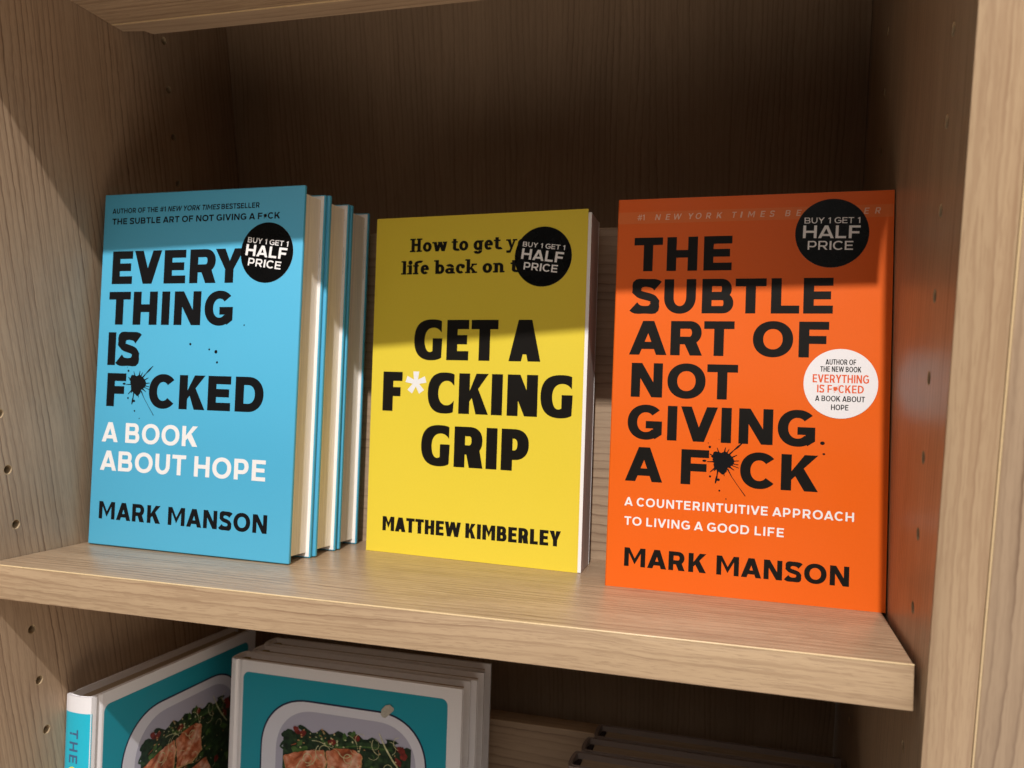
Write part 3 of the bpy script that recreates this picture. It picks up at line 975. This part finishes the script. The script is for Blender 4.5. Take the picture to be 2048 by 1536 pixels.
def OT(items, y, H=18.15):
    letters('title_text', items, y, H, OS, OH, OK_, ob)
OT([('T', 9.5, 24.7), ('H', 27.0, 43.0), ('E', 46.2, 60.6)], 168.7)
OT([('S', 9.2, 23.9), ('U', 26.3, 42.8), ('B', 46.0, 62.0), ('T', 62.9, 78.3), ('L', 80.7, 94.5), ('E', 96.4, 110.5)], 146.1)
OT([('A', 8.6, 28.5), ('R', 30.4, 46.9), ('T', 47.6, 63.0), ('O', 72.3, 92.0), ('F', 94.7, 109.0)], 123.8)
OT([('N', 10.3, 26.9), ('O', 29.5, 49.2), ('T', 49.9, 65.4)], 101.2)
OT([('G', 9.2, 27.4), ('I', 30.2, 35.2), ('V', 37.1, 55.9), ('I', 57.8, 62.9), ('N', 66.6, 83.4), ('G', 85.7, 103.7)], 78.8)
OT([('A', 8.8, 28.5), ('F', 38.0, 52.2), ('C', 67.9, 85.4), ('K', 87.9, 105.4)], 56.4)
flat('ink_splat', [splat(58.9, 69.1, .081, True, .98)], M['black'], ob, -.09)
flat('ink_drops', [[(1, disc(x, y, r, r * .8, K=16))] for x, y, r in ((107.2, 80.9, 1.1), (108.0, 75.5, .65))], M['black'], ob)
line('subtitle_text', 'A COUNTERINTUITIVE APPROACH', 9.0, 122.7, 43.2, 4.5, M['white'], ob, s=.20, h=.18, yend=42.9, sp=.24)
line('subtitle_text', 'TO LIVING A GOOD LIFE', 9.3, 90.0, 33.0, 4.5, M['white'], ob, s=.20, h=.18, yend=32.7, sp=.24)
line('author_text', 'MARK MANSON', 9.9, 121.1, 11.4, 9.75, OK_, ob, s=.25, h=.215, yend=11.0)
price_sticker(ob, 109.1, 186.9, 0, [('BUY 1 GET 1', 95.9, 122.3, 192.2, 191.7, 3.0, .16), ('HALF', 95.3, 122.4, 184.7, 184.0, 6.5, .20), ('PRICE', 97.7, 119.2, 178.7, 178.2, 4.5, .17)])
rs = flat('round_sticker', [[(1, disc(114.9, 110.9, 17.4, 17.4, K=80))]], M['sticker_white'], ob, -.12)
for tx, x0, x1, y, H, mt, s_ in (('AUTHOR OF', 107.7, 122.0, 120.4, 2.7, OK_, .165), ('THE NEW BOOK', 105.3, 124.4, 116.8, 2.7, OK_, .165), ('EVERYTHING', 101.8, 128.1, 111.3, 4.1, M['orange_ink'], .18),
                                 ('IS F~CKED', 104.0, 125.8, 106.3, 3.9, M['orange_ink'], .18), ('A BOOK ABOUT', 103.2, 126.4, 102.0, 2.75, OK_, .165), ('HOPE', 110.8, 118.9, 97.7, 2.75, OK_, .165)):
    line('sticker_lettering', tx, x0, x1, y, H, mt, rs, s=s_, h=.15, off=-.15, wf=.78, sp=.12, space=.28)


# ------------------------------------------------------------------ cookbooks on the lower shelf
def hard_section(w, t, b, groove=6.5, bulge=2.6):
    """board case with rounded spine at x = 0 and hinge grooves; outer then inner outline"""
    out = [(w, 0), (groove + 2.4, 0), (groove + 1.2, .35), (groove, 1.0), (groove - 1.2, .55), (groove - 2.6, -.15), (2.0, 0)]
    K = 10
    for i in range(1, K):
        a = math.pi * i / K
        out.append((1.2 - bulge * math.sin(a), t / 2 - t / 2 * math.cos(a)))
    out += [(2.0, t), (groove - 2.6, t + .15), (groove - 1.2, t - .55), (groove, t - 1.0), (groove + 1.2, t - .35), (groove + 2.4, t), (w, t)]
    inn = [(w, t - b), (groove + 1.8, t - b), (groove - 3.2, t - b - .2)]
    for i in range(1, K):
        a = math.pi * (1 - i / K)
        inn.append((1.2 + 1.6 - (bulge - .6) * math.sin(a), t / 2 - (t / 2 - b) * math.cos(a)))
    inn += [(groove - 3.2, b + .2), (groove + 1.8, b), (w, b)]
    return out + inn


def rrect(x0, y0, x1, y1, r, K=8, n=2.0):
    o = []
    for cx, cy, a0 in ((x1 - r, y1 - r, 0), (x0 + r, y1 - r, 90), (x0 + r, y0 + r, 180), (x1 - r, y0 + r, 270)):
        for i in range(K + 1):
            a = math.radians(a0 + 90 * i / K)
            o.append(sell(cx, cy, r, r, a, n))
    return o


def mat_fish():
    m, t, b = nt('salmon_print')
    tc = N(t, 'ShaderNodeTexCoord')
    w = N(t, 'ShaderNodeTexNoise'); w.inputs['Scale'].default_value = 75; w.inputs['Distortion'].default_value = 1.6; w.inputs['Detail'].default_value = 4
    t.links.new(tc.outputs['Object'], w.inputs['Vector'])
    n = N(t, 'ShaderNodeTexNoise'); n.inputs['Scale'].default_value = 150; n.inputs['Detail'].default_value = 5
    t.links.new(tc.outputs['Object'], n.inputs['Vector'])
    c1 = ramp(t, w.outputs['Fac'], [(0.34, (.30, .07, .025, 1)), (0.44, (.58, .17, .07, 1)), (0.54, (.74, .30, .17, 1)), (0.66, (.86, .56, .42, 1))])
    c2 = ramp(t, n.outputs['Fac'], [(0.35, (.55, .35, .25, 1)), (0.6, (1, 1, 1, 1))])
    t.links.new(mixc(t, 'MULTIPLY', .8, c1, c2), b.inputs['Base Color'])
    b.inputs['Roughness'].default_value = .35
    return m


def mat_leaf(name, a, c):
    m, t, b = nt(name)
    tc = N(t, 'ShaderNodeTexCoord')
    n = N(t, 'ShaderNodeTexNoise'); n.inputs['Scale'].default_value = 320; n.inputs['Detail'].default_value = 4
    t.links.new(tc.outputs['Object'], n.inputs['Vector'])
    t.links.new(ramp(t, n.outputs['Fac'], [(0.35, (*a, 1)), (0.65, (*c, 1))]), b.inputs['Base Color'])
    b.inputs['Roughness'].default_value = .35
    return m


FOOD = [mat_leaf('dark_leaf_print', (.004, .012, .006), (.02, .05, .02)), mat_leaf('green_leaf_print', (.008, .026, .010), (.04, .085, .03)), mat_leaf('bright_leaf_print', (.03, .08, .015), (.10, .19, .05)),
        mat_fish(), mat_leaf('tomato_print', (.10, .008, .008), (.24, .03, .02)), mat_leaf('straw_print', (.45, .45, .22), (.75, .72, .45)), mat_leaf('nut_print', (.35, .16, .06), (.70, .45, .20)), M['cw']]
M['torn'] = print_mat('torn_paper', (.50, .47, .40), .8, .1, .25)
M['lilac'] = print_mat('lilac_enamel_print', (.44, .43, .54), .34, .5)
M['rim'] = print_mat('white_enamel_print', (.70, .70, .78), .34, .5)


def food_print(parent, H):
    """flat cover picture: green salad and salmon in an enamel dish"""
    rnd = random.Random(11)
    V, F, I = [], [], []
    lay = [0]

    def put(poly, mi):
        lay[0] += 1
        try:
            v, f = csg([(1, poly)])
        except Exception:
            return
        b = len(V)
        yy = -.24 - lay[0] * .0009
        V.extend((x, yy, z) for x, z in v); F.extend(tuple(b + i for i in t) for t in f); I.extend([mi] * len(f))

    def leaf(x, y, l, w, a, mi):
        p = []
        for i in range(14):
            u = i / 14 * 2 * math.pi
            r = 1 + rnd.uniform(-.22, .22)
            px, py = math.cos(u) * l * r, math.sin(u) * w * r
            p.append((x + px * math.cos(a) - py * math.sin(a), y + px * math.sin(a) + py * math.cos(a)))
        put(p, mi)
    top = lambda x: H - (40 + 4 * ((x - 90) / 45) ** 2 + 1.6 * math.sin(x * .5))
    # dark bed
    bed = [(x, top(x)) for x in [43 + 94 * i / 30 for i in range(31)]] + [(136, H - 175), (43, H - 175)]
    put(bed, 0)
    for i in range(260):
        x = rnd.uniform(43, 136); y = rnd.uniform(H - 170, top(x) + .5)
        if i < 110: y = rnd.uniform(H - 95, top(x) + .8)
        leaf(x, y, rnd.uniform(1.5, 5.2), rnd.uniform(.8, 2.6), rnd.uniform(0, 3.1), rnd.choice((0, 0, 0, 1, 1, 1, 1, 2)))
    for k in range(3):
        y = H - 47 + k * .9
        put(stroke([(84, y - 3), (98, y + .3), (112, y + 1), (124, y + .4)], [2, 2.6, 2.6, 1.4]), 1 + (k == 1))
    # salmon pieces
    def fish(pts):
        q = []
        for (x0, y0), (x1, y1) in zip(pts, pts[1:] + pts[:1]):
            for i in range(5):
                q.append((x0 + (x1 - x0) * i / 5 + rnd.uniform(-.45, .45), y0 + (y1 - y0) * i / 5 + rnd.uniform(-.45, .45)))
        cx = sum(p[0] for p in q) / len(q); cy = sum(p[1] for p in q) / len(q)
        put([(cx + (x - cx) * 1.03 + .3, cy + (y - cy) * 1.03 - .8) for x, y in q], 6)
        put(q, 3)
    fish([(43.5, H - 61), (52, H - 57.5), (63, H - 54.5), (74.0, H - 52.9), (75.5, H - 61), (73.5, H - 72), (64, H - 76), (49, H - 78)])
    fish([(75.4, H - 53.4), (84, H - 50.2), (96, H - 49.4), (102, H - 52), (101.5, H - 60), (103, H - 70), (92, H - 75), (77.5, H - 73), (77, H - 61)])
    fish([(52, H - 82), (72, H - 78), (86, H - 80), (84, H - 97), (66, H - 101), (54, H - 96)])
    fish([(90, H - 80), (108, H - 78), (114, H - 88), (110, H - 101), (92, H - 99)])
    for k in range(26):
        x = rnd.uniform(45, 103); y = H - rnd.uniform(52, 98)
        put(stroke([(x, y), (x + rnd.uniform(1, 4), y + rnd.uniform(-1, 1.2)), (x + rnd.uniform(4, 6), y + rnd.uniform(-2, 2))], [.15, .5, .12]), rnd.choice((5, 6, 3)))
    for x, y in ((98, H - 41.5), (130, H - 45), (132, H - 49), (53, H - 42), (58, H - 44), (80, H - 46.5), (128, H - 53), (54, H - 88), (120, H - 84)):
        leaf(x, y, rnd.uniform(2, 3.2), rnd.uniform(1.8, 2.6), rnd.uniform(0, 3), 4)
    for i in range(90):
        x = rnd.gauss(76, 16); y = H - rnd.gauss(44, 6)
        if not (44 < x < 134) or y > top(x) or i > 60:
            x = rnd.uniform(46, 132); y = rnd.uniform(H - 150, H - 40)
        leaf(x, y, rnd.uniform(.3, .8), rnd.uniform(.3, .6), 0, rnd.choice((5, 6, 6)))
    for i in range(30):
        x = rnd.uniform(46, 130); y = rnd.uniform(H - 130, H - 42)
        if i < 14: y = rnd.uniform(H - 66, H - 40)
        a = rnd.uniform(0, 6.2); p = [(x, y)]
        bend = rnd.uniform(-.5, .5)
        for k in range(8):
            a += bend
            p.append((p[-1][0] + math.cos(a) * 1.5, p[-1][1] + math.sin(a) * 1.5))
        put(stroke(p, .22 + rnd.random() * .25), 5)
    put(stroke([(114, H - 36), (119, H - 45), (124, H - 52), (131, H - 60)], [.5, 1.0, 1.1, .7]), 5)
    put(stroke([(57, H - 62), (54, H - 67), (56, H - 74), (62, H - 76)], .6), 5)
    for cx, cy, r in ((62, H - 60, 3.4), (92, H - 56, 3.2)):
        put(ringp(cx, cy, r, r, .5, .5, 10, 350, 2.0, 24), 5)
    me = bpy.data.meshes.new('cover_picture')
    me.from_pydata([tuple(c * MM for c in v) for v in V], [], F)
    for m in FOOD:
        me.materials.append(m)
    for p, i in zip(me.polygons, I):
        p.material_index = i
    bm = bmesh.new(); bm.from_mesh(me)
    for f in bm.faces:
        if f.normal.y > 0: f.normal_flip()
    bm.to_mesh(me); bm.free()
    o = link(bpy.data.objects.new('food_picture', me), parent)
    return o


def cookbook(m, label, w=170.8, h=249.6, t=17.6, front=True, spine=False, torn=False):
    e = empty('cookbook', m, label, 'book', 'teal and white cookbooks on the lower shelf')
    case_ = prism_z('case_cover', hard_section(w, t, 2.4), 0, h, M['cw'], e, bevel=.25, smooth=True)
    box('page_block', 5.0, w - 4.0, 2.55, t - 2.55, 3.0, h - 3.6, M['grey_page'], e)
    prism_z('headband', [(2.6, t * .25), (1.6, t * .4), (1.6, t * .6), (2.6, t * .75), (6.5, t * .80), (6.5, t * .2)], h - 4.2, h - 2.4, M['mustard'], e)
    if front:
        flat('teal_panel', [[(1, rrect(10.2, 8, w - 9.6, h - 7.6, 4.5))]], M['teal'], e, -.05)
        D = (26.5, h - 196, 147.0, h - 22.6)
        flat('dish_picture', [[(1, rrect(D[0] - 1.1, D[1], D[2] + 1.1, D[3] + 1.2, 36, 14, 2.2))]], M['navy'], e, -.09)
        flat('dish_picture', [[(1, rrect(*D, 35, 14, 2.2))]], M['rim'], e, -.13)
        flat('dish_picture', [[(1, rrect(D[0] + 11, D[1] + 8, D[2] - 6.5, D[3] - 6.0, 29, 14, 2.2))]], M['lilac'], e, -.17)
        food_print(e, h)
    if torn:
        flat('torn_label', [[(1, [(114.7, h - 23.5), (115.2, h - 20), (118, h - 17), (121, h - 16.2), (124, h - 18.3), (123.6, h - 20), (120, h - 23.5), (118, h - 25.3), (116, h - 25)])]], M['torn'], e, -.5)
    if spine:
        # coloured spine wrap with lettering
        K = 10
        pts = []
        for i in range(0, K + 1):
            a = .10 + (math.pi - .20) * (i / K)
            pts.append((1.2 - 2.62 * math.sin(a) - .09, t / 2 - (t / 2 + .09) * math.cos(a)))
        v = [(x, y, z) for z in (8, h - 9.5) for x, y in pts]
        n = len(pts)
        mesh_obj('spine_panel', v, [(i, i + 1, n + i + 1, n + i) for i in range(n - 1)], M['cyan'], e, smooth=True)
        # lettering runs down the spine: local plane facing -x
        V, F = [], []
        pos = h - 19.5
        ops = []
        for c, wd in (('T', 5.4), ('H', 5.6), ('E', 4.8)):
            ops.append(tr(glyph(c, wd, 6.4, 1.25, 1.1), dx=h - pos, dy=0)); pos -= wd + 2.2
        for op in ops:
            vv, ff = csg(op)
            b = len(V)
            # text x runs downwards (-z); letter tops point to the -y side ... +x of the shelf
            for x, y in vv:
                yy = t - (5.2 + y)
                u = max(-1, min(1, (t / 2 - yy) / (t / 2)))
                V.append((1.2 - 2.6 * math.sin(math.acos(u)) - .20, yy, h - x))
            F += [tuple(b + i for i in f) for f in ff]
        mesh_obj('spine_text', V, F, M['slate'], e)
        V = []; vv, ff = csg([(1, disc(h - (pos - 3.2), 3.0, 3.2, 3.2)), (-1, disc(h - (pos - 3.2), 3.0, 1.9, 1.9))])
        for x, y in vv:
            V.append((1.2 - 2.6 - .16, t - (5.2 + y), h - x))
        mesh_obj('spine_text', V, [tuple(f) for f in ff], M['yink'], e)
    return e


LZ = -SP
cookbook(on_shelf(LZ, 51.6, 79.0, 0.0, 0.0), 'front cookbook of the stack facing out, torn label scrap above its dish', torn=True)
cookbook(on_shelf(LZ, 55.2, 97.4, 0.004, 0.0), 'middle cookbook of the stack, its white top edge behind the front one', front=False)
cookbook(on_shelf(LZ, 54.0, 115.8, 0.010, 0.0), 'rearmost cookbook of the stack, touching the rear board', front=False)
# spine-out copy along the left side panel: local x runs back into the shelf
mrot = shelf_frame(LZ) @ Matrix.Translation((20.0 * MM, -15.6 * MM, .05 * MM)) @ Matrix.Rotation(math.radians(90) - .035, 4, 'Z')
cookbook(mrot, 'cookbook with its spine forward, standing against the left side panel', w=165.0, t=19.4, spine=True)


# ------------------------------------------------------------------ pale hardbacks, lower right
def grey_book(m, label, w=157.0, h=212.0, t=23.5):
    e = empty('pale_book', m, label, 'book', 'pale hardbacks in the dark lower right corner')
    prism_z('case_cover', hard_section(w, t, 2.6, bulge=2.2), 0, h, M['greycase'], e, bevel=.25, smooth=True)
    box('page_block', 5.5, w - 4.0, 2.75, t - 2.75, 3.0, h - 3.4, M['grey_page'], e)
    prism_z('headband', [(2.8, t * .2), (1.6, t * .4), (1.6, t * .6), (2.8, t * .8), (5.0, t * .82), (5.0, t * .18)], h - 4.5, h - 2.8, M['headband'], e)
    return e


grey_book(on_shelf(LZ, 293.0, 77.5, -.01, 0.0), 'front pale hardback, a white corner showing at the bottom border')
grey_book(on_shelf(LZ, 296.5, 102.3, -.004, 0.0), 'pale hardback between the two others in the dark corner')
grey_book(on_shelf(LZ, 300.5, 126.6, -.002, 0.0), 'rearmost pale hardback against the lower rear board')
